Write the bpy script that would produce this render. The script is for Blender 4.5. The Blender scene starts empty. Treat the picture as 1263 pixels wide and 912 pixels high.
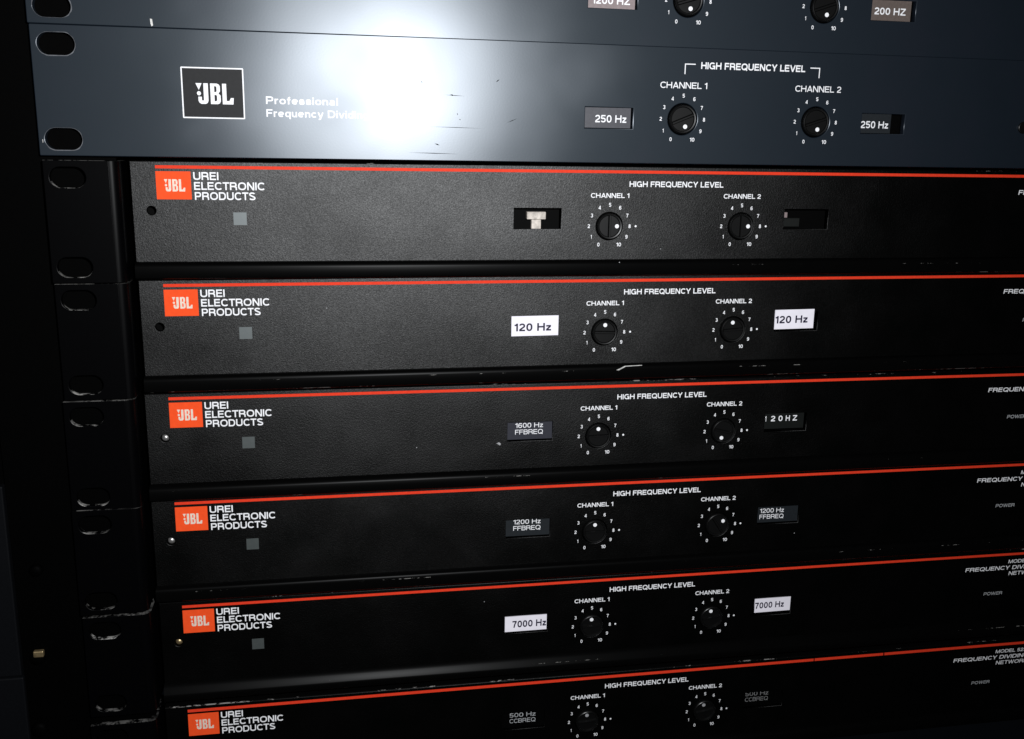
import bpy, bmesh, math, random
from mathutils import Vector, Matrix
from mathutils.geometry import delaunay_2d_cdt
random.seed(7)
S = bpy.context.scene
COL = S.collection
MM = 0.001

# ------------------------------------------------------------------ camera
R_ = Vector((0.98321834, -0.18159861, 0.01742506))
F_ = Vector((0.18074339, 0.95669194, -0.22819367))
U_ = Vector((0.02476924, 0.22751367, 0.97345982))
CAM = Vector((97.136, -378.555, -34.566)) * MM
cam = bpy.data.cameras.new('camera')
cam.sensor_fit = 'HORIZONTAL'
cam.sensor_width = 36.0
cam.lens = 1225.77 / 1263.0 * 36.0
cam.clip_start = 0.01
cam.clip_end = 50.0
camo = bpy.data.objects.new('camera', cam)
COL.objects.link(camo)
m = Matrix((R_, U_, -F_)).transposed().to_4x4()
m.translation = CAM
camo.matrix_world = m
S.camera = camo

# ------------------------------------------------------------------ world, flash, exposure
W = bpy.data.worlds.new('World')
S.world = W
W.use_nodes = True
W.node_tree.nodes['Background'].inputs['Color'].default_value = (0.6, 0.75, 1.0, 1)
W.node_tree.nodes['Background'].inputs['Strength'].default_value = 0.002
fl = bpy.data.lights.new('flash', 'SPOT')
fl.spot_size = math.radians(150)
fl.spot_blend = 1.0
fl.energy = 9.2
fl.color = (0.96, 0.98, 1.0)
fl.shadow_soft_size = 0.006
flo = bpy.data.objects.new('flash', fl)
flo.location = Vector((144.0, -384.0, 3.5)) * MM
COL.objects.link(flo)
flo.rotation_euler = (Vector((85.0, 0.0, -70.0)) * MM - flo.location).to_track_quat('-Z', 'Y').to_euler()
S.view_settings.view_transform = 'Standard'
S.view_settings.look = 'None'
S.view_settings.exposure = 0.0
S.view_settings.gamma = 1.0


# ------------------------------------------------------------------ materials
class NT:
    def __init__(s, name):
        s.m = bpy.data.materials.new(name)
        s.m.use_nodes = True
        s.t = s.m.node_tree
        s.n = s.t.nodes
        s.b = s.n['Principled BSDF']

    def add(s, typ, **kw):
        n = s.n.new(typ)
        for k, v in kw.items():
            setattr(n, k, v)
        return n

    def link(s, a, b):
        s.t.links.new(a, b)

    def coord(s, scale=(1, 1, 1), rand=False):
        c = s.add('ShaderNodeTexCoord')
        mp = s.add('ShaderNodeMapping')
        mp.inputs['Scale'].default_value = scale
        s.link(c.outputs['Object'], mp.inputs['Vector'])
        if rand:
            oi = s.add('ShaderNodeObjectInfo')
            mu = s.add('ShaderNodeMath', operation='MULTIPLY')
            mu.inputs[1].default_value = 37.0
            s.link(oi.outputs['Random'], mu.inputs[0])
            s.link(mu.outputs[0], mp.inputs['Location'])
        return mp.outputs['Vector']

    def noise(s, vec, scale, detail=3, rough=0.55):
        n = s.add('ShaderNodeTexNoise')
        n.inputs['Scale'].default_value = scale
        n.inputs['Detail'].default_value = detail
        n.inputs['Roughness'].default_value = rough
        s.link(vec, n.inputs['Vector'])
        return n.outputs['Fac']

    def ramp(s, fac, stops):
        r = s.add('ShaderNodeValToRGB')
        e = r.color_ramp.elements
        while len(e) < len(stops):
            e.new(0.5)
        for el, (p, c) in zip(e, stops):
            el.position = p
            el.color = c if len(c) == 4 else (*c, 1)
        s.link(fac, r.inputs['Fac'])
        return r.outputs['Color']

    def bump(s, h, strength, dist):
        b = s.add('ShaderNodeBump')
        b.inputs['Strength'].default_value = strength
        b.inputs['Distance'].default_value = dist
        s.link(h, b.inputs['Height'])
        s.link(b.outputs['Normal'], s.b.inputs['Normal'])

    def gloss(s, weight, rough, tint=(1, 1, 1)):
        """lay a tight Beckmann sheen over the base paint"""
        gl = s.add('ShaderNodeBsdfAnisotropic', distribution='BECKMANN')
        gl.inputs['Color'].default_value = (*tint, 1)
        if isinstance(rough, (int, float)):
            gl.inputs['Roughness'].default_value = rough
        else:
            s.link(rough, gl.inputs['Roughness'])
        nl = s.b.inputs['Normal']
        if nl.is_linked:
            s.link(nl.links[0].from_socket, gl.inputs['Normal'])
        mx = s.add('ShaderNodeMixShader')
        if isinstance(weight, (int, float)):
            mx.inputs[0].default_value = weight
        else:
            s.link(weight, mx.inputs[0])
        s.link(s.b.outputs[0], mx.inputs[1])
        s.link(gl.outputs[0], mx.inputs[2])
        s.link(mx.outputs[0], s.n['Material Output'].inputs['Surface'])

    def mix(s, fac, a, b):
        mx = s.add('ShaderNodeMix', data_type='RGBA')
        s.link(fac, mx.inputs['Factor'])
        for i, v in ((6, a), (7, b)):
            if isinstance(v, tuple):
                mx.inputs[i].default_value = (*v, 1)
            else:
                s.link(v, mx.inputs[i])
        return mx.outputs[2]

    def mixf(s, fac, a, b):
        mx = s.add('ShaderNodeMix', data_type='FLOAT')
        s.link(fac, mx.inputs[0])
        for i, v in ((2, a), (3, b)):
            if isinstance(v, (int, float)):
                mx.inputs[i].default_value = v
            else:
                s.link(v, mx.inputs[i])
        return mx.outputs[0]


def g(v):
    return (v, v, v)


def simple(name, col, rough=0.5, metal=0.0, spec=0.5, var=0.12, scale=900, ior=1.5):
    k = NT(name)
    v = k.coord()
    f = k.noise(v, scale, 4)
    c = k.ramp(f, [(0.3, tuple(max(0, x * (1 - var)) for x in col)), (0.7, tuple(min(1, x * (1 + var)) for x in col))])
    k.link(c, k.b.inputs['Base Color'])
    k.b.inputs['Roughness'].default_value = rough
    k.b.inputs['Metallic'].default_value = metal
    k.b.inputs['Specular IOR Level'].default_value = spec
    k.b.inputs['IOR'].default_value = ior
    return k.m


def blue_paint():
    k = NT('slate_blue_paint')
    v = k.coord()
    big = k.noise(v, 26, 5, 0.6)
    c = k.ramp(big, [(0.3, (0.0030, 0.0058, 0.0105)), (0.5, (0.0036, 0.0066, 0.0115)), (0.72, (0.0050, 0.0070, 0.0125))])
    fine = k.noise(v, 1400, 3, 0.6)
    # small paint chips and specks of wear
    sp = k.noise(v, 420, 2, 0.5)
    chip = k.ramp(sp, [(0.775, g(0)), (0.79, g(1))])
    chip2 = k.add('ShaderNodeMath', operation='MULTIPLY')
    k.link(chip, chip2.inputs[0])
    gate = k.ramp(k.noise(v, 40, 2), [(0.5, g(0)), (0.6, g(0.6))])
    k.link(gate, chip2.inputs[1])
    c = k.mix(chip2.outputs[0], c, (0.10, 0.11, 0.12))
    k.link(c, k.b.inputs['Base Color'])
    # wiped and greasy patches change the gloss only
    r = k.ramp(k.noise(v, 16, 3, 0.5), [(0.30, g(0.285)), (0.55, g(0.312)), (0.75, g(0.345))])
    k.b.inputs['Roughness'].default_value = 0.56
    k.b.inputs['Specular IOR Level'].default_value = 0.33
    k.b.inputs['Specular Tint'].default_value = (0.8, 0.92, 1.0, 1)
    wob = k.noise(v, 11, 1, 0.4)             # the sheet is not perfectly flat
    sc = k.add('ShaderNodeMath', operation='MULTIPLY_ADD')
    k.link(wob, sc.inputs[0])
    sc.inputs[1].default_value = 22.0
    fs = k.add('ShaderNodeMath', operation='MULTIPLY')
    k.link(fine, fs.inputs[0])
    fs.inputs[1].default_value = 0.14
    k.link(fs.outputs[0], sc.inputs[2])
    k.bump(sc.outputs[0], 1.0, 0.000022)
    k.gloss(0.0375, r, (0.86, 0.92, 1.0))
    return k.m


def panel_paint():
    k = NT('black_textured_paint')
    v = k.coord(rand=True)
    c = k.ramp(k.noise(v, 60, 4), [(0.3, (0.0008, 0.0009, 0.0008)), (0.7, (0.0015, 0.0014, 0.0014))])
    sp = k.noise(v, 1500, 2, 0.6)
    dust = k.ramp(sp, [(0.74, g(0)), (0.80, g(1))])
    gate = k.ramp(k.noise(v, 33, 3), [(0.45, g(0.0)), (0.7, g(0.5))])
    mu = k.add('ShaderNodeMath', operation='MULTIPLY')
    k.link(dust, mu.inputs[0])
    k.link(gate, mu.inputs[1])
    c = k.mix(mu.outputs[0], c, (0.022, 0.022, 0.021))
    k.link(c, k.b.inputs['Base Color'])
    k.b.inputs['Specular IOR Level'].default_value = 0.0
    grain = k.noise(v, 2000, 2, 0.7)
    k.bump(grain, 0.5, 0.00014)
    sm = k.ramp(k.noise(k.coord((0.6, 1, 1), True), 24, 5, 0.62), [(0.3, g(0.76)), (0.5, g(1.0)), (0.7, g(1.22))])
    wt = k.ramp(k.noise(v, 2200, 3, 0.65), [(0.34, g(0.018)), (0.5, g(0.0285)), (0.68, g(0.044))])
    ml = k.add('ShaderNodeMath', operation='MULTIPLY')
    k.link(sm, ml.inputs[0])
    k.link(wt, ml.inputs[1])
    k.gloss(ml.outputs[0], k.ramp(k.noise(v, 45, 4), [(0.3, g(0.455)), (0.7, g(0.50))]))
    return k.m


def worn_glint_black(name, bands, th, base=0.004, rough=0.26, metal=(0.42, 0.40, 0.37), spec=0.5):
    """glossy black paint with bare-metal patches (wear, painted highlight) along the given local z bands (mm)"""
    k = NT(name)
    c = k.add('ShaderNodeTexCoord')
    sep = k.add('ShaderNodeSeparateXYZ')
    k.link(c.outputs['Object'], sep.inputs[0])
    v = k.coord((0.30, 1, 1), True)
    n1 = k.noise(v, 700, 6, 0.75)
    n2 = k.noise(v, 60, 3, 0.6)
    sm = k.add('ShaderNodeMath', operation='MULTIPLY')
    k.link(n1, sm.inputs[0])
    k.link(n2, sm.inputs[1])
    worn = k.ramp(sm.outputs[0], [(th, g(0)), (th + 0.02, g(1))])
    tot = None
    for zc, hw in bands:
        cm = k.add('ShaderNodeMath', operation='COMPARE')
        k.link(sep.outputs['Z'], cm.inputs[0])
        cm.inputs[1].default_value = zc * MM
        cm.inputs[2].default_value = hw * MM
        if tot is None:
            tot = cm.outputs[0]
        else:
            mx = k.add('ShaderNodeMath', operation='MAXIMUM')
            k.link(tot, mx.inputs[0])
            k.link(cm.outputs[0], mx.inputs[1])
            tot = mx.outputs[0]
    mu = k.add('ShaderNodeMath', operation='MULTIPLY')
    k.link(worn, mu.inputs[0])
    k.link(tot, mu.inputs[1])
    k.link(k.mix(mu.outputs[0], g(base), metal), k.b.inputs['Base Color'])
    k.link(k.mixf(mu.outputs[0], rough, 0.45), k.b.inputs['Roughness'])
    k.b.inputs['Specular IOR Level'].default_value = spec
    return k.m


def ear_paint():
    k = NT('worn_lit_edge_ear_paint')
    v = k.coord(rand=True)
    n = k.noise(v, 300, 5, 0.65)
    n2 = k.noise(v, 70, 3)
    # up-facing cut edges show bare metal, partly light from above painted into the colour
    geo = k.add('ShaderNodeNewGeometry')
    sep = k.add('ShaderNodeSeparateXYZ')
    k.link(geo.outputs['True Normal'], sep.inputs[0])
    ab = k.add('ShaderNodeMath', operation='MULTIPLY')
    ab.inputs[1].default_value = 1.0
    k.link(sep.outputs['Z'], ab.inputs[0])
    edge = k.ramp(ab.outputs[0], [(0.30, g(0)), (0.75, g(1))])
    w = k.ramp(n, [(0.45, g(0)), (0.56, g(1))])
    g2 = k.ramp(n2, [(0.38, g(0.12)), (0.58, g(1))])
    m1 = k.add('ShaderNodeMath', operation='MULTIPLY')
    k.link(edge, m1.inputs[0])
    k.link(w, m1.inputs[1])
    m2 = k.add('ShaderNodeMath', operation='MULTIPLY')
    k.link(m1.outputs[0], m2.inputs[0])
    k.link(g2, m2.inputs[1])
    tc = k.add('ShaderNodeTexCoord')
    sp = k.add('ShaderNodeSeparateXYZ')
    k.link(tc.outputs['Object'], sp.inputs[0])
    gt = k.add('ShaderNodeMath', operation='GREATER_THAN')
    k.link(sp.outputs['Z'], gt.inputs[0])
    gt.inputs[1].default_value = 0.0415
    m3 = k.add('ShaderNodeMath', operation='MULTIPLY')
    k.link(m2.outputs[0], m3.inputs[0])
    k.link(k.mixf(gt.outputs[0], 1.0, 0.30), m3.inputs[1])
    m2 = m3
    k.link(k.mix(m2.outputs[0], (0.0007, 0.0007, 0.0009), (0.42, 0.41, 0.39)), k.b.inputs['Base Color'])
    k.b.inputs['Roughness'].default_value = 0.34
    k.b.inputs['Specular IOR Level'].default_value = 0.07
    return k.m


def emblem_paint():
    k = NT('grey_emblem')
    v = k.coord()
    k.link(k.ramp(k.noise(v, 500, 3), [(0.3, (0.050, 0.058, 0.058)), (0.7, (0.060, 0.068, 0.066))]), k.b.inputs['Base Color'])
    k.b.inputs['Specular IOR Level'].default_value = 0.1
    k.gloss(0.055, 0.48, (0.9, 0.97, 1.0))
    return k.m


M = dict(
    blue=blue_paint(),
    panel=panel_paint(),
    lip=worn_glint_black('worn_glint_black_lip', [(0.72, 0.14), (4.6, 0.10)], 0.348, 0.0012, 0.32, (0.20, 0.195, 0.185), 0.035),  # lower band is wear, upper band also paints in the lip's top highlight
    top=worn_glint_black('worn_black_top_edge', [(43.3, 0.22)], 0.333, 0.0012, 0.4, (0.22, 0.21, 0.20), 0.12),
    ear=ear_paint(),
    chassis=simple('black_chassis', g(0.0006), 0.6, 0, 0.04),
    rail=simple('black_rail_paint', g(0.0004), 0.6, 0, 0.02),
    side=simple('dark_cabinet_side', (0.0022, 0.0025, 0.0033), 0.6, 0, 0.08),
    red=simple('red_print', (0.68, 0.043, 0.017), 0.5, 0, 0.05, 0.10, 1500),
    orange=simple('orange_print', (0.84, 0.080, 0.018), 0.5, 0, 0.05, 0.06, 700),
    silver=simple('cream_print', (0.72, 0.60, 0.50), 0.5, 0, 0.3),
    white=simple('white_print', (0.80, 0.80, 0.82), 0.55, 0, 0.3, 0.10, 1500),
    whitedim=simple('mottled_grey_print', (0.30, 0.30, 0.31), 0.55, 0, 0.3, 0.35, 900),  # mottled mid grey, for the lowest knob dots and small specks
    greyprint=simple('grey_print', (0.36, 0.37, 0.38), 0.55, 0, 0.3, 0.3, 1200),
    dimprint=simple('dark_grey_print', g(0.17), 0.55, 0, 0.3, 0.4, 1200),  # darkest lettering grey, for the lowest right-hand card
    ink=simple('dark_ink', (0.012, 0.010, 0.03), 0.5, 0, 0.3),
    tape=simple('white_tape', (0.80, 0.77, 0.84), 0.45, 0, 0.3, 0.04, 250),
    emblem=emblem_paint(),
    knob=simple('black_knob_plastic', g(0.0022), 0.33, 0, 0.5),
    card=simple('dark_card', (0.020, 0.021, 0.030), 0.5, 0, 0.4),
    card2=simple('charcoal_card', (0.008, 0.0105, 0.013), 0.5, 0, 0.4),
    cardgrey=simple('grey_card', (0.045, 0.045, 0.054), 0.5, 0, 0.4),
    beige=simple('beige_card', (0.21, 0.165, 0.165), 0.5, 0, 0.4),
    brown=simple('brown_card', (0.105, 0.082, 0.072), 0.5, 0, 0.4),
    badge=simple('charcoal_badge', (0.014, 0.014, 0.015), 0.55, 0, 0.15),
    cream=simple('cream_plastic', (0.50, 0.45, 0.40), 0.5, 0, 0.3, 0.45, 420),
    module=simple('module_grey', (0.003, 0.004, 0.0035), 0.5, 0, 0.3),
    steel=simple('bare_steel', (0.42, 0.41, 0.40), 0.38, 0.8, 0.5, 0.25, 700),
    brass=simple('brassy_steel', (0.40, 0.30, 0.16), 0.4, 0.8, 0.5, 0.25, 700),
    chip=simple('bare_metal_chip', (0.55, 0.54, 0.52), 0.5, 0.2, 0.5, 0.3, 900),
    rim=simple('rubbed_steel', (0.085, 0.09, 0.10), 0.45, 0.0, 0.6, 0.5, 500),
    scratch=simple('dark_scratch', (0.004, 0.004, 0.004), 0.8, 0, 0.0),
)

# ------------------------------------------------------------------ builders (mm, x right, y into the rack, z up)
H = 43.9            # height of a unit; layouts are given as z measured down from the top (negative)
CACHE = {}


def link(name, me, mat, parent=None):
    o = bpy.data.objects.new(name, me)
    COL.objects.link(o)
    if mat is not None and not me.materials:
        me.materials.append(M[mat])
    if parent is not None:
        o.parent = parent
    return o


def curve_to_mesh(cu):
    o = bpy.data.objects.new('tmp', cu)
    COL.objects.link(o)
    bpy.context.view_layer.update()
    dg = bpy.context.evaluated_depsgraph_get()
    me = bpy.data.meshes.new_from_object(o.evaluated_get(dg))
    bpy.data.objects.remove(o)
    bpy.data.curves.remove(cu)
    return me


def sheet(polys, y0, y1, bevel=0.0):
    """a plate with holes: polys in (x, z from the top), front at y0, back at y1"""
    cu = bpy.data.curves.new('tmp', 'CURVE')
    cu.dimensions = '2D'
    cu.fill_mode = 'BOTH'
    for p in polys:
        sp = cu.splines.new('POLY')
        sp.points.add(len(p) - 1)
        for q, (x, z) in zip(sp.points, p):
            q.co = (x * MM, (z + H) * MM, 0, 1)
        sp.use_cyclic_u = True
    t = (y1 - y0) / 2
    cu.extrude = (t - bevel) * MM
    cu.bevel_depth = bevel * MM
    cu.bevel_resolution = 2
    cu.offset = -bevel * MM
    me = curve_to_mesh(cu)
    yc = (y0 + y1) / 2 * MM
    for v in me.vertices:
        x, y, z = v.co
        v.co = (x, yc - z, y)
    me.update()
    return me


def rect(x0, z0, x1, z1, r=0.0, n=4):
    if r <= 0:
        return [(x0, z0), (x1, z0), (x1, z1), (x0, z1)]
    lo, hi = min(z0, z1), max(z0, z1)
    out = []
    for cx, cz, a in ((x1 - r, hi - r, 0), (x0 + r, hi - r, 90), (x0 + r, lo + r, 180), (x1 - r, lo + r, 270)):
        for i in range(n + 1):
            t = math.radians(a + 90 * i / n)
            out.append((cx + r * math.cos(t), cz + r * math.sin(t)))
    return out


def disc(cx, cz, r, n=32):
    return [(cx + r * math.cos(2 * math.pi * i / n), cz + r * math.sin(2 * math.pi * i / n)) for i in range(n)]


def slot(cx, cz, w, h):
    return rect(cx - w / 2, cz - h / 2, cx + w / 2, cz + h / 2, h / 2 - 0.01, 8)


def extrude_x(prof, x0, x1):
    """closed profile of (y, z from top) swept along x"""
    bm = bmesh.new()
    a = [bm.verts.new((x0 * MM, y * MM, (z + H) * MM)) for y, z in prof]
    b = [bm.verts.new((x1 * MM, y * MM, (z + H) * MM)) for y, z in prof]
    n = len(prof)
    for i in range(n):
        f = bm.faces.new((a[i], a[(i + 1) % n], b[(i + 1) % n], b[i]))
        f.smooth = True
    bm.faces.new(a)
    bm.faces.new(b[::-1])
    bmesh.ops.recalc_face_normals(bm, faces=bm.faces)
    return finish(bm, 35)


def finish(bm, angle=None):
    me = bpy.data.meshes.new('mesh')
    if angle is not None:
        for e in bm.edges:
            if len(e.link_faces) == 2 and e.calc_face_angle(0) > math.radians(angle):
                e.smooth = False
    bm.to_mesh(me)
    bm.free()
    return me


def box(x0, y0, z0, x1, y1, z1, bevel=0.0):
    bm = bmesh.new()
    bmesh.ops.create_cube(bm, size=1)
    for v in bm.verts:
        v.co = ((x0 + (v.co.x + .5) * (x1 - x0)) * MM, (y0 + (v.co.y + .5) * (y1 - y0)) * MM, (z0 + (v.co.z + .5) * (z1 - z0) + H) * MM)
    if bevel:
        bmesh.ops.bevel(bm, geom=bm.edges, offset=bevel * MM, segments=2, affect='EDGES', profile=0.5)
    bmesh.ops.recalc_face_normals(bm, faces=bm.faces)
    return finish(bm)


def join(meshes):
    bm = bmesh.new()
    for me in meshes:
        bm.from_mesh(me)
        bpy.data.meshes.remove(me)
    return finish(bm)


# an own grotesque alphabet: every letter is a set of pen strokes, capitals one unit high
def arc(cx, cy, rx, ry, a0, a1, n=10):
    out = []
    for i in range(n + 1):
        t = math.radians(a0 + (a1 - a0) * i / n)
        c, q = math.cos(t), math.sin(t)
        e = 0.86                       # squarer than an ellipse
        out.append((cx + rx * math.copysign(abs(c) ** e, c), cy + ry * math.copysign(abs(q) ** e, q)))
    return out


def glyph(ch, w):
    """returns (ink width, strokes)"""
    p = w / 2
    q = 1 - p
    def O(W, h=1.0):
        return arc(W / 2, h / 2, W / 2 - p, h / 2 - p, 0, 360, 28)
    def bowl(W, y0, y1, x0=None):
        r = (y1 - y0) / 2
        x0 = p if x0 is None else x0
        return [(x0, y1)] + arc(W - p - r, (y0 + y1) / 2, r, r, 90, -90, 10) + [(x0, y0)]
    x = 0.72                           # height of the small letters
    if ch == 'A': return .94, [[(.07, 0), (.47, 1)], [(.87, 0), (.47, 1)], [(.2, .3), (.74, .3)]]
    if ch == 'B': return .86, [[(p, 0), (p, 1)], bowl(.82, .53, q), bowl(.86, p, .53)]
    if ch == 'C': return .87, [arc(.5, .5, .5 - p, .5 - p, 42, 318, 22)]
    if ch == 'D': return .92, [[(p, 0), (p, 1)], [(p, q), (.45, q)] + arc(.45, .5, .47 - p, .5 - p, 90, -90, 16) + [(.45, p), (p, p)]]
    if ch == 'E': return .78, [[(p, 0), (p, 1)], [(p, q), (.77, q)], [(p, .52), (.72, .52)], [(p, p), (.78, p)]]
    if ch == 'F': return .74, [[(p, 0), (p, 1)], [(p, q), (.74, q)], [(p, .5), (.68, .5)]]
    if ch == 'G': return .98, [arc(.5, .5, .5 - p, .5 - p, 42, 340, 22), [(.55, .46), (.98, .46)], [(.98 - p, .46), (.98 - p, 0)]]
    if ch == 'H': return .90, [[(p, 0), (p, 1)], [(.9 - p, 0), (.9 - p, 1)], [(p, .52), (.9 - p, .52)]]
    if ch == 'I': return w, [[(p, 0), (p, 1)]]
    if ch == 'K': return .9, [[(p, 0), (p, 1)], [(p, .34), (.82, 1)], [(.34, .56), (.84, 0)]]
    if ch == 'L': return .70, [[(p, 0), (p, 1)], [(p, p), (.70, p)]]
    if ch == 'M': return 1.08, [[(p, 0), (p, 1)], [(1.08 - p, 0), (1.08 - p, 1)], [(p * 1.2, 1), (.54, .0)], [(1.08 - p * 1.2, 1), (.54, .0)]]
    if ch == 'N': return .90, [[(p, 0), (p, 1)], [(.9 - p, 0), (.9 - p, 1)], [(p * 1.1, 1), (.9 - p * 1.1, 0)]]
    if ch == 'O': return 1.04, [O(1.04)]
    if ch == 'P': return .83, [[(p, 0), (p, 1)], bowl(.83, .44, q)]
    if ch == 'Q': return 1.04, [O(1.04), [(.58, .3), (.98, -.04)]]
    if ch == 'R': return .90, [[(p, 0), (p, 1)], bowl(.86, .47, q), [(.52, .47), (.80 - p * .2, .36), (.83 - p * .2, 0)]]
    if ch == 'S': return .86, [arc(.43, .745, .41 - p, .255 - p * .98, 20, 232, 12) + [(.43, .505)] + arc(.43, .265, .43 - p, .265 - p * .98, 60, -160, 12)]
    if ch == 'T': return .82, [[(.41, 0), (.41, 1)], [(0, q), (.82, q)]]
    if ch == 'U': return .90, [[(p, 1), (p, .36)] + arc(.45, .36, .45 - p, .36 - p, 180, 360, 14) + [(.9 - p, 1)]]
    if ch == 'V': return .92, [[(.07, 1), (.46, 0)], [(.85, 1), (.46, 0)]]
    if ch == 'W': return 1.32, [[(.07, 1), (.35, 0)], [(.66, 1), (.35, 0)], [(.66, 1), (.97, 0)], [(1.25, 1), (.97, 0)]]
    if ch == 'Y': return .92, [[(.08, 1), (.46, .42)], [(.84, 1), (.46, .42)], [(.46, .46), (.46, 0)]]
    if ch == 'Z': return .84, [[(0.03, q), (.82, q)], [(.72, 1 - w * .8), (.12, w * .8)], [(.02, p), (.84, p)]]
    if ch == '0': return .72, [arc(.36, .5, .36 - p, .5 - p, 0, 360, 24)]
    if ch == '1': return .40, [[(.40 - p, 0), (.40 - p, 1)], [(0, .76), (.22, .8), (.40 - p, .96)]]
    if ch == '2': return .70, [arc(.35, .68, .35 - p, .32 - p, 170, -30, 14) + [(.14, .22), (.08, p * .9)], [(.02, p), (.70, p)]]
    if ch == '3': return .70, [arc(.35, .735, .32 - p, .265 - p, 165, -90, 12), arc(.35, .27, .35 - p, .27 - p * .9, 90, -165, 12)]
    if ch == '4': return .74, [[(.56, 0), (.56, 1)], [(.56, .98), (.05, .30)], [(.0, .27), (.74, .27)]]
    if ch == '5': return .71, [[(.66, q), (.14, q), (.09, .50)], arc(.35, .32, .36 - p, .32 - p, 140, -160, 16)]
    if ch == '6': return .71, [arc(.36, .32, .35 - p, .32 - p, 0, 360, 20), arc(.40, .5, .39 - p, .5 - p, 40, 190, 12)]
    if ch == '7': return .68, [[(0, q), (.68, q)], [(.62, q), (.38, .5), (.26, 0)]]
    if ch == '8': return .72, [arc(.36, .75, .31 - p, .25 - p, 0, 360, 18), arc(.36, .27, .36 - p, .27 - p, 0, 360, 18)]
    if ch == '9': return .71, [arc(.35, .68, .35 - p, .32 - p, 0, 360, 20), arc(.31, .5, .39 - p, .5 - p, -140, 10, 12)]
    if ch == 'a': return .68, [arc(.32, .5, .30 - p, x - .5 - p, 165, 0, 8) + [(.62 - p, 0)], arc(.31, .22, .31 - p, .22 - p * .9, 0, 360, 16)]
    if ch == 'c': return .66, [arc(.35, x / 2, .35 - p, x / 2 - p, 45, 315, 16)]
    if ch == 'd': return .68, [arc(.34, x / 2, .34 - p, x / 2 - p, 0, 360, 18), [(.68 - p, 0), (.68 - p, 1)]]
    if ch == 'e': return .70, [arc(.35, x / 2, .35 - p, x / 2 - p, 0, 315, 18), [(p, x / 2), (.70 - p, x / 2)]]
    if ch == 'f': return .40, [[(.18, 0), (.18, .80)] + arc(.40, .80, .22, .2 - p, 180, 95, 6), [(0, x - p), (.40, x - p)]]
    if ch == 'g': return .68, [arc(.34, x / 2, .34 - p, x / 2 - p, 0, 360, 18), [(.68 - p, x), (.68 - p, -.06)] + arc(.34, -.06, .34 - p, .2 - p, 0, -160, 8)]
    if ch == 'i': return w, [[(p, 0), (p, x)], [(p, 1 - w), (p, 1)]]
    if ch == 'l': return w, [[(p, 0), (p, 1)]]
    if ch == 'n': return .64, [[(p, 0), (p, x)], arc(.32, .44, .32 - p, x - .44 - p, 170, 0, 10) + [(.64 - p, 0)]]
    if ch == 'o': return .72, [O(.72, x)]
    if ch == 'q': return .68, [arc(.34, x / 2, .34 - p, x / 2 - p, 0, 360, 18), [(.68 - p, x), (.68 - p, -.25)]]
    if ch == 'r': return .42, [[(p, 0), (p, x)], arc(.40, .42, .40 - p, x - .42 - p, 175, 88, 7)]
    if ch == 's': return .62, [arc(.31, .535, .28 - p, x - .535 - p * .98, 20, 230, 9) + [(.31, .365)] + arc(.31, .19, .31 - p, .19 - p * .95, 60, -160, 9)]
    if ch == 'u': return .64, [[(p, x), (p, .28)] + arc(.32, .28, .32 - p, .28 - p, 180, 360, 10), [(.64 - p, 0), (.64 - p, x)]]
    if ch == 'v': return .68, [[(.06, x), (.34, 0)], [(.62, x), (.34, 0)]]
    if ch == 'y': return .68, [[(.06, x), (.34, 0)], [(.62, x), (.30, -.18), (.10, -.22)]]
    if ch == 'z': return .60, [[(.02, x - p), (.58, x - p)], [(.50, x - w * .8), (.10, w * .8)], [(.01, p), (.60, p)]]
    return .3, []


def ribbon(pts, w):
    """quads of constant width along a polyline, with mitred corners"""
    P = [Vector((a[0], a[1])) for a in pts]
    P = [v for i, v in enumerate(P) if i == 0 or (v - P[i - 1]).length > 1e-5]
    closed = (P[0] - P[-1]).length < 1e-4
    if closed:
        P = P[:-1]
    n = len(P)
    Lf, Rt = [], []
    for i in range(n):
        a = P[i - 1] if (i > 0 or closed) else None
        b = P[(i + 1) % n] if (i < n - 1 or closed) else None
        d0 = (P[i] - a).normalized() if a is not None else None
        d1 = (b - P[i]).normalized() if b is not None else None
        d0 = d1 if d0 is None else d0
        d1 = d0 if d1 is None else d1
        n0, n1 = Vector((-d0.y, d0.x)), Vector((-d1.y, d1.x))
        mm = n0 + n1
        mm = n0 if mm.length < 1e-4 else mm.normalized()
        k = min(1.6, 1 / max(0.3, mm.dot(n0)))
        Lf.append(P[i] + mm * (w / 2 * k))
        Rt.append(P[i] - mm * (w / 2 * k))
    out = []
    for i in range(n if closed else n - 1):
        j = (i + 1) % n
        out.append([Lf[i], Rt[i], Rt[j], Lf[j]])
    return out


def glyph_geo(ch, w):
    k = ('g', ch, round(w, 4))
    if k not in CACHE:
        W, strokes = glyph(ch, w)
        V, Fs = [], []
        for st in strokes:
            for qd in ribbon(st, w):
                area = sum(qd[i].x * qd[(i + 1) % 4].y - qd[(i + 1) % 4].x * qd[i].y for i in range(4))
                if area < 0:
                    qd = qd[::-1]
                Fs.append([len(V) + i for i in range(4)])
                V += qd
        if V:
            r = delaunay_2d_cdt(V, [], Fs, 0, 1e-5)
            vs = [(v.x, v.y) for v in r[0]]
            fs = [tuple(f) for f, of in zip(r[2], r[5]) if of]
        else:
            vs, fs = [], []
        CACHE[k] = (W, vs, fs)
    return CACHE[k]


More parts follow.
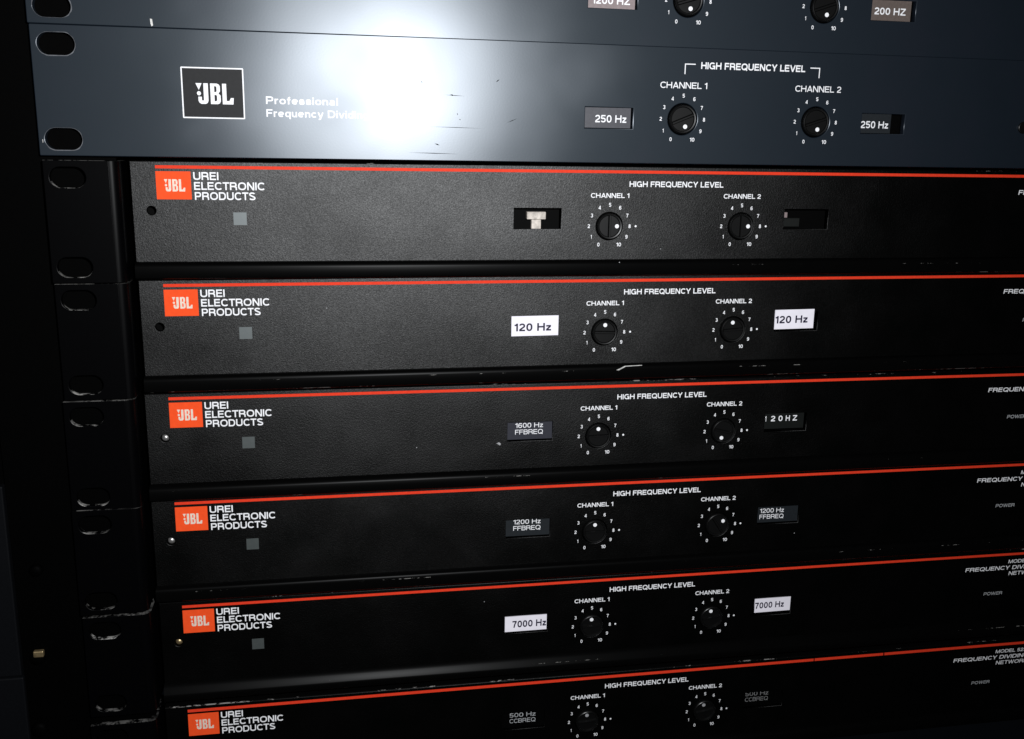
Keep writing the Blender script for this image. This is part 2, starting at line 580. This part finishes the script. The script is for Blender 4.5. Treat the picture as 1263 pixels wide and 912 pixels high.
def raw_text(s, bold):
    k = ('t', s, bold)
    if k in CACHE:
        return CACHE[k]
    w = 0.135 + bold * 2.2
    vs, fs, x = [], [], 0.0
    for ch in s:
        if ch == ' ':
            x += 0.42
            continue
        W, gv, gf = glyph_geo(ch, w)
        o = len(vs)
        vs += [(x + a, b, 0.0) for a, b in gv]
        fs += [tuple(i + o for i in f) for f in gf]
        x += W + (0.13 if not ch in 'ATVYL' else 0.09)
    CACHE[k] = (vs, fs)
    return CACHE[k]


def cap_height(bold):
    return 1.0, 0.0


PROUD = 0.05


def text_geo(s, x0, x1, zc, cap, y, bold=0.012, slant=0.0, rot=0.0):
    """flat printed lettering between x0 and x1, capitals of height cap centred at zc, on the surface y"""
    vs, fs = raw_text(s, bold)
    top, bot = cap_height(bold)
    a = min(v[0] for v in vs)
    b = max(v[0] for v in vs)
    sx = (x1 - x0) / (b - a)
    sz = cap / (top - bot)
    out = []
    for vx, vy, vz in vs:
        x = (vx - a) * sx
        z = (vy - bot) * sz - cap / 2
        x += z * slant
        out.append((x0 + x - 0 * rot, (y - PROUD - (0.04 if vz > 0 else -0.04)), zc + z + rot * x))
    return out, fs


def mesh_from(parts):
    me = bpy.data.meshes.new('mesh')
    V, Fc = [], []
    for vs, fs in parts:
        o = len(V)
        V += [(x * MM, y * MM, (z + H) * MM) for x, y, z in vs]
        Fc += [tuple(i + o for i in f) for f in fs]
    me.from_pydata(V, [], Fc)
    me.update()
    return me


def printed(polys, y):
    return sheet(polys, y - PROUD - 0.04, y - PROUD + 0.04)


# the boxed letter mark: wedge, dot and three condensed capitals, in a 184 x 100 cell
def logo_letters(x0, z0, x1, z1):
    def P(pts):
        return [(x0 + (px - 908) / 184 * (x1 - x0), z0 + (py - 388) / 100 * (z1 - z0)) for px, py in pts]
    dot = [(923 + 10 * math.cos(i * math.pi / 6), 438 + 10 * math.sin(i * math.pi / 6)) for i in range(12)]
    J = [(946, 390), (968, 390), (968, 472), (964, 482), (955, 488), (932, 488), (923, 482), (919, 472), (919, 454), (936, 454), (936, 468), (938, 472), (944, 472), (946, 468)]
    B = [(979, 390), (1010, 390), (1021, 394), (1026, 403), (1026, 426), (1018, 437), (1028, 447), (1028, 474), (1023, 484), (1012, 488), (979, 488)]
    B1 = [(998, 403), (1006, 403), (1009, 407), (1009, 426), (1005, 431), (998, 431)]
    B2 = [(998, 444), (1006, 444), (1010, 449), (1010, 469), (1006, 474), (998, 474)]
    L = [(1037, 390), (1057, 390), (1057, 472), (1070, 472), (1078, 457), (1092, 457), (1089, 488), (1037, 488)]
    return [P([(908, 390), (938, 390), (923, 422)]), P(dot), P(J), P(B), P(B1), P(B2), P(L)]


def dial_geo(cx, cz, r, y, cap, with_dot):
    parts = []
    for i in range(11):
        a = math.radians(240 - 30 * i)
        x, z = cx + r * math.cos(a), cz + r * math.sin(a)
        w = cap * (0.62 if i not in (1, 10) else (0.3 if i == 1 else 1.3))
        parts.append(text_geo(str(i), x - w / 2, x + w / 2, z, cap, y, 0.02))
    if with_dot:
        pts = disc(cx + r + 2.5, cz, 0.42, 10)
        vs = [(x, y - PROUD - 0.04, z) for x, z in pts]
        parts.append((vs, [tuple(range(len(vs)))]))
    return parts


def knob_mesh(r, front):
    """turned button with a ridge across the middle; front is its face, local origin at the panel face"""
    k = ('knob', r, front)
    if k in CACHE:
        return CACHE[k]
    bm = bmesh.new()
    prof = [(0.0, -front), (r - 1.15, -front), (r - 0.85, -front - 0.55), (r - 0.45, -front - 0.62), (r - 0.12, -front - 0.40), (r, -front), (r, 6.0), (0, 6.0)]
    n = 40
    rings = []
    for rr, y in prof:
        if rr == 0:
            rings.append([bm.verts.new((0, y * MM, 0))])
        else:
            rings.append([bm.verts.new((rr * math.cos(2 * math.pi * i / n) * MM, y * MM, rr * math.sin(2 * math.pi * i / n) * MM)) for i in range(n)])
    for a, b in zip(rings, rings[1:]):
        for i in range(n):
            j = (i + 1) % n
            if len(a) == 1:
                f = bm.faces.new((a[0], b[j], b[i]))
            elif len(b) == 1:
                f = bm.faces.new((a[i], a[j], b[0]))
            else:
                f = bm.faces.new((a[i], a[j], b[j], b[i]))
            f.smooth = True
    bmesh.ops.recalc_face_normals(bm, faces=bm.faces)
    # the ridge runs along local z; the dot sits towards local +x
    hw, top = 0.75, 0.30
    L = r - 1.0
    y0, y1 = -front + 0.2, -front - 0.85
    vs = []
    for zz in (-L, L):
        for x, y in ((-hw, y0), (-top, y1), (top, y1), (hw, y0)):
            vs.append(bm.verts.new((x * MM, y * MM, zz * MM)))
    for q in ((0, 1, 5, 4), (1, 2, 6, 5), (2, 3, 7, 6), (0, 3, 2, 1), (4, 5, 6, 7)):
        bm.faces.new([vs[i] for i in q])
    CACHE[k] = finish(bm, 40)
    return CACHE[k]


def knob(parent, cx, cz, y, ang, r, front=0.9, dotmat='white', dist=3.0):
    o = link('knob', knob_mesh(r, front), 'knob', parent)
    o.location = (cx * MM, y * MM, (cz + H) * MM)
    o.rotation_euler = (0, -math.radians(ang), 0)
    kk = ('dot', front, dist, dotmat)
    if kk not in CACHE:
        bm = bmesh.new()
        ra = 0.82
        vs = [bm.verts.new(((dist + ra * math.cos(t) ) * MM, (-front - 0.10) * MM, ra * math.sin(t) * MM)) for t in [2 * math.pi * i / 20 for i in range(20)]]
        b2 = [bm.verts.new((v.co.x, (-front + 0.05) * MM, v.co.z)) for v in vs]
        bm.faces.new(vs)
        for i in range(20):
            bm.faces.new((vs[i], vs[(i + 1) % 20], b2[(i + 1) % 20], b2[i]))
        bmesh.ops.recalc_face_normals(bm, faces=bm.faces)
        CACHE[kk] = finish(bm)
    link('pointer_dot', CACHE[kk], dotmat, o)
    return o


def shared(key, fn):
    if key not in CACHE:
        CACHE[key] = fn()
    return CACHE[key]


def thing(name, label, cat, group=None):
    o = bpy.data.objects.new(name, None)
    o.empty_display_size = 0.02
    COL.objects.link(o)
    o['label'] = label
    o['category'] = cat
    if group:
        o['group'] = group
    return o


def place(o, x, z_top, y, roll):
    # roll turns the unit about its top left corner
    c, s = math.cos(roll), math.sin(roll)
    o.location = ((x + s * H) * MM, y * MM, (z_top - c * H) * MM)
    o.rotation_euler = (0, -roll, 0)


def card(parent, mat, win, y, texts, tmat, cap=2.0, dx=(0.0, 0.0), dz=(0.0, 0.0), bold=0.01, bump=0.0, rot=0.0, name='window_card', spacing=None):
    """a small lettered plate seen in a window (x0, z0, x1, z1); dx, dz trim its edges"""
    x0, z0, x1, z1 = win
    x0 += dx[0]; x1 += dx[1]; z0 += dz[0]; z1 += dz[1]
    c = link(name, sheet([[(x0, z0), (x1, z0 + rot * (x1 - x0)), (x1, z1 + rot * (x1 - x0)), (x0, z1)]], y, y + 0.5), mat, parent)
    parts = []
    for s, a, b, zc in texts:
        parts.append(text_geo(s, a, b, zc, cap, y, bold, rot=rot))
    link('window_lettering', mesh_from(parts), tmat, c)
    return c


# ------------------------------------------------------------------ the rack itself
rack = thing('rack_cabinet', 'black equipment rack frame behind the ears of the stacked units', 'equipment rack')
rack.location = (0, 0, -0.34)
zoff = 340 - H      # locals below are written in world mm


def rail_mesh(x0, x1, hx, mirror):
    zs0 = -330.0
    holes = []
    for i in range(-2, 9):
        for dz in (22.2,):
            z = 43.66 - 44.3 * i - dz
            if -325 < z < 85:
                holes.append(rect(hx - 3.2, z - 3.2, hx + 3.2, z + 3.2))
    return sheet([rect(x0, zs0, x1, 92)] + holes, 4.2, 6.4)


def at_world(o):
    o.location = (0, 0, zoff * MM)
    return o


at_world(link('mounting_rail', rail_mesh(-24, 24, 8, 1), 'rail', rack))
at_world(link('mounting_rail', rail_mesh(458.6, 506, 474.6, -1), 'rail', rack))
at_world(link('side_panel', box(-62, 2.0, -330, -24.4, 6.0, -165.5, 0.6), 'side', rack))
at_world(link('side_panel', box(-62, -1.0, -330, -23.0, 1.6, -243, 0.6), 'side', rack))
at_world(link('side_panel', box(-64, 6.6, -330, -24.4, 300, 92), 'rail', rack))
at_world(link('back_panel', box(-64, 300.5, -330, 546, 303, 92), 'rail', rack))


def screw_mesh(r, slotted=True):
    def mk():
        bm = bmesh.new()
        prof = [(0, -1.7), (r * .55, -1.6), (r * .9, -1.0), (r, 0), (r, 1.0), (0, 1.0)]
        n = 20
        rings = [[bm.verts.new((rr * math.cos(2 * math.pi * i / n) * MM, y * MM, rr * math.sin(2 * math.pi * i / n) * MM)) for i in range(n)] if rr else [bm.verts.new((0, y * MM, 0))] for rr, y in prof]
        for a, b in zip(rings, rings[1:]):
            for i in range(n):
                j = (i + 1) % n
                vs = (a[0], b[j], b[i]) if len(a) == 1 else ((a[i], a[j], b[0]) if len(b) == 1 else (a[i], a[j], b[j], b[i]))
                bm.faces.new(vs).smooth = True
        bmesh.ops.recalc_face_normals(bm, faces=bm.faces)
        return finish(bm, 50)
    return shared(('screw', r), mk)


def screw(name, parent, x, y, z, r, mat):
    k = ('screwmat', r, mat)
    if k not in CACHE:
        CACHE[k] = screw_mesh(r).copy()
    o = link(name, CACHE[k], mat, parent)
    o.location = (x * MM, y * MM, z * MM)
    return o


screw('rail_screw', rack, -16.0, 4.0, 340 - 200.6, 2.6, 'rail')
screw('rail_screw', rack, -18.6, 4.0, 340 - 237.6, 3.0, 'rail')
screw('rail_screw', rack, -20.6, 4.0, 340 - 269.0, 3.2, 'rail')
at_world(link('rail_clip', box(-19.6, 2.0, -236.6, -15.8, 4.1, -234.0, 0.4), 'brass', rack))

# ------------------------------------------------------------------ slate blue units
BW = [(195.2, -23.1, 214.15, -30.9), (309.6, -23.1, 328.4, -30.9)]
BD = [(234.1, -26.9), (289.6, -26.9)]
BFACE = 0.0
WB = 482.6


def blue_panel_mesh():
    polys = [rect(-0.3, 0, WB, -H, 0.4, 2)]
    for zz in (-6.34, -38.09):
        polys += [slot(8.0, zz, 12.2, 7.3), slot(WB - 8.0, zz, 12.2, 7.3)]
    for w in BW:
        polys.append(rect(*w))
    for cx, cz in BD:
        polys.append(disc(cx, cz, 6.0, 40))
    return sheet(polys, 0.0, 3.0, 0.28)


def blue_unit(label, badge, cards, angles):
    t = thing('frequency_divider', label, 'rack unit', 'slate blue rack units at the top of the stack')
    p = link('front_panel', shared('bluepanel', blue_panel_mesh), 'blue', t)
    link('chassis', shared('bluechassis', lambda: box(24, 4.6, -43.0, 458, 180, -0.8)), 'chassis', t)
    b = link('logo_badge', shared('bbadge', lambda: printed([rect(48.75, -13.05, 69.4, -29.85)], 0.0)), 'badge', t)
    link('badge_border', shared('bborder', lambda: sheet([rect(48.4, -12.7, 69.75, -30.2, 0.3, 2), rect(48.85, -13.15, 69.3, -29.75)], -0.14, 0.0)), 'white', b)
    link('logo_lettering', shared('blogo', lambda: sheet(logo_letters(53.2, -18.0, 66.1, -25.2), -0.16, -0.04)), 'white', b)
    link('maker_lettering', shared('bprof', lambda: mesh_from([
        text_geo('Professional', 77.2, 102.6, -23.4, 2.65, 0, 0.02), text_geo('Frequency Dividing', 77.2, 113.6, -27.85, 2.65, 0, 0.02)])), 'white', p)
    link('level_lettering', shared('blevel', lambda: mesh_from([text_geo('HIGH FREQUENCY LEVEL', 240.5, 283.5, -6.75, 2.5, 0, 0.025)])), 'white', p)
    w = 0.36
    for i, pts in enumerate(([(233.9, -10.1), (233.9, -6.2), (238.2, -6.2), (238.2, -6.2 - w), (233.9 + w, -6.2 - w), (233.9 + w, -10.1)],
                             [(289.7, -10.1), (289.7, -6.2), (285.6, -6.2), (285.6, -6.2 - w), (289.7 - w, -6.2 - w), (289.7 - w, -10.1)])):
        link('bracket_line', shared(('bbr', i), lambda: printed([pts], 0.0)), 'white', p)
    for i, s in enumerate(('CHANNEL 1', 'CHANNEL 2')):
        cx, cz = BD[i]
        x0, x1 = ((224.5, 243.4), (279.95, 299.4))[i]
        link('channel_lettering', shared(('bch', i), lambda: mesh_from([text_geo(s, x0, x1, -14.25, 2.3, 0, 0.006)])), 'white', p)
        link('dial_scale', shared(('bdial', i), lambda: mesh_from(dial_geo(cx, cz, 8.8, 0, 1.45, False))), 'white', p)
        knob(t, cx, cz, 0.6, angles[i], 5.55, 0.9)
    for fn in cards:
        fn(t)
    link('power_lens', shared('blens', lambda: sheet([disc(382.3, -27.3, 2.4, 24)], -0.8, 0.0, 0.3)), 'knob', t)
    return t, p


YC = 1.5            # plates in the blue units sit a little behind the face
ub, pb = blue_unit('slate blue rack unit with boxed white logo, flash glare and 250 Hz windows', True, [
    lambda t: card(t, 'cardgrey', BW[0], YC, [('250 Hz', 199.6, 212.0, -27.3)], 'white', 2.75, bold=0.015, dx=(0, -0.5), dz=(0, 0.2)),
    lambda t: card(t, 'card2', BW[1], YC, [('250 Hz', 310.2, 322.2, -27.4)], 'white', 2.75, bold=0.015, dx=(0.0, -5.2), dz=(0, 0.2)),
], (-68, -72))
place(ub, 0, 0, 0, 0)
ua, pa = blue_unit('slate blue rack unit cut off at the top, 1200 HZ and 200 HZ windows', False, [
    lambda t: card(t, 'beige', BW[0], YC - 0.3, [('1200 HZ', 197.0, 211.6, -28.0)], 'white', 2.5, bold=0.02, dx=(0, -0.6), dz=(0, 0.1)),
    lambda t: card(t, 'brown', BW[1], YC - 0.3, [('200 HZ', 311.4, 324.8, -27.2)], 'white', 2.6, bold=0.02, dx=(0.3, -1.4), dz=(0, 0.2)),
], (-73, -71))
place(ua, -0.2, 43.66 + 0.3, -0.4, -0.00249)
ua.rotation_euler.x = math.radians(-0.45)


def flake(parent, pts, y, mat='chip', name='paint_chip'):
    return link(name, sheet([pts], y - 0.06, y + 0.02), mat, parent)


def worn_rim(parent, cx, cz, w, h, seed):
    """bare metal where screws have rubbed the paint off round a slot"""
    rnd = random.Random(seed)
    inner = slot(cx, cz, w, h)
    n = len(inner)
    ph = rnd.random() * 6.28
    outer = []
    for i, (x, z) in enumerate(inner):
        t = 2 * math.pi * i / n
        k = 0.03 + 0.30 * max(0, math.sin(t + ph)) ** 2 * rnd.uniform(0.5, 1.2) + 0.22 * max(0, math.sin(2 * t + 2 * ph)) * rnd.random()
        dx, dz = x - cx, z - cz
        ln = math.hypot(dx, dz)
        outer.append((x + dx / ln * k, z + dz / ln * k))
    inn = [(cx + (x - cx) * 0.99, cz + (z - cz) * 0.99) for x, z in inner]
    return link('worn_rim', sheet([outer, inn], -0.05, 0.02), 'rim', parent)


for prt, sd in ((pa, 3), (pb, 11)):
    for j, zz in enumerate((-6.34, -38.09)):
        worn_rim(prt, 8.0, zz, 12.5, 7.6, sd + j)

# chips and scratches on the blue paint
flake(pa, [(39.6, -41.0), (40.3, -41.1), (40.5, -43.2), (40.0, -43.5), (39.7, -42.6)], 0)
flake(pb, [(1.0, -38.4), (1.25, -38.4), (1.2, -39.4), (1.05, -39.5)], 0)
for x0, z0, x1, z1, w in ((141.5, -20.0, 149.0, -20.3, .10), (143.6, -19.9, 145.0, -20.2, .26), (136.0, -31.5, 155.5, -31.8, .09), (137.8, -37.6, 139.7, -38.2, .22),
                          (160.6, -15.0, 162.0, -14.0, .22), (132.8, -15.3, 133.3, -16.0, .2), (146.1, -26.5, 146.5, -27.1, .28), (147.0, -28.6, 147.5, -28.9, .2),
                          (165.0, -29.6, 169.0, -27.9, .12), (128.0, -41.0, 147.0, -41.3, .12)):
    flake(pb, [(x0, z0), ((x0 + x1) / 2, (z0 + z1) / 2 + w), (x1, z1), ((x0 + x1) / 2, (z0 + z1) / 2 - w)], 0, 'scratch', 'scratch')

# ------------------------------------------------------------------ black units with the red line
YF = 9.0            # the lettered face sits back behind the ears
W = [(169.3, -16.9, 188.4, -25.1), (282.9, -16.9, 302.4, -25.1)]
DC = [(208.2, -23.95), (264.0, -23.95)]


def face_mesh():
    polys = [rect(27.4, -0.7, 455.2, -37.3)]
    for hx in (33.9, 448.7):
        polys.append(disc(hx, -18.4, 1.7, 20))
    for w in W:
        polys.append(rect(*w))
    for cx, cz in DC:
        polys.append(disc(cx, cz, 5.65, 40))
    return sheet(polys, YF, YF + 2.0, 0.12)


def lip_mesh(kind):
    # (y, z): the foot of the face turns forward into a rounded glossy lip
    if kind == 'wide':
        fr = [(9.3, -36.2), (8.6, -36.6), (7.6, -37.9), (6.3, -40.0), (5.9, -40.8)]
    elif kind == 'soft':
        fr = [(9.3, -36.9), (8.4, -37.1), (7.4, -37.6), (6.7, -38.3), (6.3, -39.2)]
    else:
        fr = [(9.3, -37.2), (7.7, -37.3), (6.9, -37.6), (6.4, -38.2), (6.2, -39.2)]
    prof = fr + [(6.1, -42.2), (6.25, -43.0), (6.7, -43.4), (7.4, -43.6), (13.0, -43.6), (13.0, -36.6)]
    return extrude_x(prof, 27.2, 455.4)


def ear_mesh(side):
    """bent sheet: flat ear with two slots, its inner edge curving back to the chassis"""
    top, bot = -0.35, -H + 0.15
    flat = sheet([rect(0, top, 22.0, bot, 0.3, 2), slot(8.0, -6.3, 12.0, 7.2), slot(8.0, -38.0, 12.0, 7.2)], 0.0, 2.4, 0.22)
    n = 8
    ro, ri = 3.2, 0.8
    prof = [(22.0 + ro * math.sin(a), ro - ro * math.cos(a)) for a in [math.pi / 2 * i / n for i in range(n + 1)]]
    prof += [(25.2, 20.0), (22.8, 20.0)]
    prof += [(22.0 + ri * math.sin(a), ro - ri * math.cos(a)) for a in [math.pi / 2 * (1 - i / n) for i in range(n + 1)]]
    bm = bmesh.new()
    zt, zb = top - 0.2, bot + 0.2
    A = [bm.verts.new((x * MM, y * MM, (zt + H) * MM)) for x, y in prof]
    B = [bm.verts.new((x * MM, y * MM, (zb + H) * MM)) for x, y in prof]
    m = len(prof)
    for i in range(m):
        bm.faces.new((A[i], A[(i + 1) % m], B[(i + 1) % m], B[i])).smooth = True
    bm.faces.new(A)
    bm.faces.new(B[::-1])
    bmesh.ops.recalc_face_normals(bm, faces=bm.faces)
    me = join([flat, finish(bm, 35)])
    if side < 0:
        bm = bmesh.new()
        bm.from_mesh(me)
        for v in bm.verts:
            v.co.x = WB * MM - v.co.x
        bmesh.ops.reverse_faces(bm, faces=bm.faces)
        bm.to_mesh(me)
        bm.free()
    return me


GR = 'black red striped rack units stacked below the blue ones'


def black_unit(label, cards, angles, lip='tight', hole=None, dotmat='white', cut_stripe=False, printmat='white', grey_model=False):  # last flag makes the model lettering grey
    t = thing('frequency_divider', label, 'rack unit', GR)
    p = link('front_panel', shared('face', face_mesh), 'panel', t)
    link('chassis', shared('chassis', lambda: box(26.0, YF + 6.0, -43.3, 456.6, 200, -0.9)), 'chassis', t)
    link('top_flange', shared('topfl', lambda: extrude_x([(9.15, -1.05), (9.1, -0.7), (9.3, -0.45), (9.8, -0.3), (15, -0.3), (15, -0.69), (9.6, -0.69)], 27.2, 455.4)), 'top', t)
    link('bottom_lip', shared(('lip', lip), lambda: lip_mesh(lip)), 'lip', t)
    link('mounting_ear', shared('earl', lambda: ear_mesh(1)), 'ear', t)
    link('mounting_ear', shared('earr', lambda: ear_mesh(-1)), 'ear', t)
    if cut_stripe:
        segs = [(36.1, 316.5), (317.0, 352.0), (352.6, 446.6)]
        link('red_stripe', printed([rect(a, -2.0, b, -3.3) for a, b in segs], YF), 'red', p)
    else:
        link('red_stripe', shared('stripe', lambda: printed([rect(36.1, -2.0, 446.6, -3.15)], YF)), 'red', p)
    lg = link('logo_patch', shared('patch', lambda: printed([rect(36.1, -4.15, 48.4, -14.27)], YF)), 'orange', p)
    link('logo_lettering', shared('ulogo', lambda: sheet(logo_letters(38.95, -6.9, 46.3, -11.4), YF - 0.16, YF - 0.02)), 'silver', t).parent = lg
    link('maker_lettering', shared('maker', lambda: mesh_from([
        text_geo('UREI', 49.3, 58.2, -5.75, 2.85, YF, 0.02), text_geo('ELECTRONIC', 49.4, 74.6, -9.35, 2.85, YF, 0.02),
        text_geo('PRODUCTS', 49.5, 71.2, -13.0, 2.85, YF, 0.02)])), 'white', p)
    if not grey_model or not cut_stripe:
        link('grey_square', shared('sq', lambda: printed([rect(62.9, -18.95, 67.7, -23.65)], YF)), 'emblem', p)
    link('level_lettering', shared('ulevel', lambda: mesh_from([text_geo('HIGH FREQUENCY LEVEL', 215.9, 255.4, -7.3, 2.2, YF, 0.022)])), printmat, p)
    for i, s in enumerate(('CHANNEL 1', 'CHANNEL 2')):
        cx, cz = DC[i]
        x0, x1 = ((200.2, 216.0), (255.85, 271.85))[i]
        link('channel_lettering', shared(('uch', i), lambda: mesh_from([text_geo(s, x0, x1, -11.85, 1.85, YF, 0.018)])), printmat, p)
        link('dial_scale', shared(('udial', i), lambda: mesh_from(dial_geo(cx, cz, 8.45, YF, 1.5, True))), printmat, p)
        knob(t, cx, cz, YF + 0.5, angles[i], 5.3, 0.9, dotmat, 3.05)
    link('model_lettering', shared('model', lambda: mesh_from([
        text_geo('MODEL 5235', 412.1, 430.6, -6.3, 1.75, YF, 0.012, 0.12), text_geo('FREQUENCY DIVIDING', 389.9, 430.4, -9.4, 1.95, YF, 0.016, 0.12),
        text_geo('NETWORK', 413.1, 430.4, -12.4, 1.9, YF, 0.012, 0.12)])), 'greyprint' if grey_model else 'white', p)
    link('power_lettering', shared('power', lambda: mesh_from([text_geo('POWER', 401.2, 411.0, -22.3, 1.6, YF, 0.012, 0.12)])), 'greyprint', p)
    for c in cards:
        c(t)
    if hole:
        screw('panel_screw', t, 33.9, YF + 2.6, H - 18.6, 1.55, hole)
    return t, p


def two_line(mat, tm, i, top, low, y=YF + 1.0, cap=2.05, dz=0.0, dx=(0, 0), sp=2.85):
    w = W[i]
    a, b = w[0] + 3.4 + (0 if i == 0 else -2.0), w[2] - 3.9 + (0 if i == 0 else -2.8)
    zc = (w[1] + w[3]) / 2 + 1.0 + dz
    return lambda t: card(t, mat, w, y, [(top, a, b, zc + sp / 2), (low, a, b, zc - sp / 2)], tm, cap, bold=0.0, dx=dx, dz=(0, 0.5))


def tape(i, s, a, b, rot, dx, dz, zc, cap=3.2):
    w = W[i]
    return lambda t: card(t, 'tape', w, YF - 0.35, [(s, a, b, zc)], 'ink', cap, bold=0.03, dx=dx, dz=dz, rot=rot, name='white_tape')


def tee(t):
    x0, z0, x1, z1 = W[0]
    w, h = x1 - x0, z1 - z0
    link('module_post', join([box(x0 + .30 * w, YF + 2.3, z0 + .56 * h, x0 + .70 * w, YF + 5, z0 + .20 * h, 0.25),
                              box(x0 + .40 * w, YF + 2.5, z1 - 0.3, x0 + .60 * w, YF + 5, z0 + .57 * h, 0.2)]), 'cream', t)


def stub(t):
    x0, z0, x1, z1 = W[1]
    w, h = x1 - x0, z1 - z0
    c = link('module_block', box(x0 - 1, YF + 3.4, z0 + .92 * h, x0 + .44 * w, YF + 5.5, z0 + .48 * h, 0.2), 'module', t)
    link('module_tab', box(x0 - 0.6, YF + 2.1, z0 + .45 * h, x0 + .12 * w, YF + 4, z0 + .18 * h, 0.2), 'beige', c)


U = []
U.append(black_unit('black rack unit with two open dark windows, right under the blue units', [tee, stub], (0, 0), 'tight'))
U.append(black_unit('black rack unit with white 120 Hz tape in both windows', [
    tape(0, '120 Hz', 170.4, 185.6, 0.006, (-0.1, 0.2), (0.3, 0.3), -21.2),
    tape(1, '120 Hz', 282.9, 297.6, 0.012, (-0.3, -2.0), (1.0, 0.9), -20.1)], (88, 94), 'tight'))
U.append(black_unit('black rack unit with dark 1600 Hz card on the left and 120HZ on the right', [
    two_line('card', 'white', 0, '1600 Hz', 'FFBREQ'),
    lambda t: card(t, 'module', W[1], YF + 1.0, [(s, 283.2 + d, 283.2 + d + wd, -19.5) for s, d, wd in
                   (('1', 0.3, 0.5), ('2', 3.0, 1.9), ('0', 6.5, 1.9), ('H', 9.9, 1.9), ('Z', 13.2, 2.0))], 'white', 2.45, bold=0.02, dx=(0, -0.8), dz=(0, 1.0))],
    (92, -104), 'soft', 'steel'))
U.append(black_unit('black rack unit with dark 1200 Hz cards in both windows', [
    two_line('card2', 'white', 0, '1200 Hz', 'FFBREQ', dz=0.3), two_line('card2', 'white', 1, '1200 Hz', 'FFBREQ', dz=-0.5)], (90, 34), 'tight', 'steel'))
U.append(black_unit('black rack unit with white 7000 Hz tape in both windows', [
    tape(0, '7000 Hz', 172.6, 187.6, 0.004, (0.0, -0.6), (0.0, 1.1), -20.6),
    tape(1, '7000 Hz', 284.8, 298.8, 0.010, (1.7, -0.5), (0.3, 1.8), -19.9, 3.0)], (92, 97), 'wide', 'brass', grey_model=True))
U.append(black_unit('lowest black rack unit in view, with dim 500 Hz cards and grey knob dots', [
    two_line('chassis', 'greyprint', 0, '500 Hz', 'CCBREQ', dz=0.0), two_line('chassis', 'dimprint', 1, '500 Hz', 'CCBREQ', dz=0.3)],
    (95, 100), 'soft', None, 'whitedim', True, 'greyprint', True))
POSE = [(0.477, -44.964, -1.163, 0.00054), (0.528, -88.785, 0.131, 0.00231), (-0.241, -132.76, 0.613, -0.0003), (-0.359, -175.392, -0.02, -0.00103),
        (-0.009, -219.959, 0.429, -0.00161), (-0.388, -266.824, 0.015, -0.00149)]
for (o, p), (x, z, y, r) in zip(U, POSE):
    place(o, x, z, y, r)

# knocks in the paint of single units
p = U[2][0]
flake(p, [(164.6, -25.6), (165.8, -25.2), (166.6, -25.9), (166.2, -26.6), (165.4, -26.1)], YF, 'whitedim', 'paint_chip')
for k, (x, z) in enumerate(((212.0, -38.0), (96.0, -12.0), (131.5, -26.0), (301.0, -30.0), (160.0, -9.0), (118.0, -31.5), (230.0, -33.0))):
    q = U[k % 6][0]
    flake(q, [(x, z), (x + 0.35, z + 0.1), (x + 0.3, z - 0.3), (x - 0.05, z - 0.25)], YF if z > -37 else 6.1, 'whitedim', 'dust_speck')
p = U[1][0]
flake(p, [(213.0, -39.4), (213.9, -39.0), (216.6, -37.7), (224.0, -37.5), (224.0, -37.75), (217.0, -38.0), (214.2, -39.5)], 6.0, name='paint_chip')
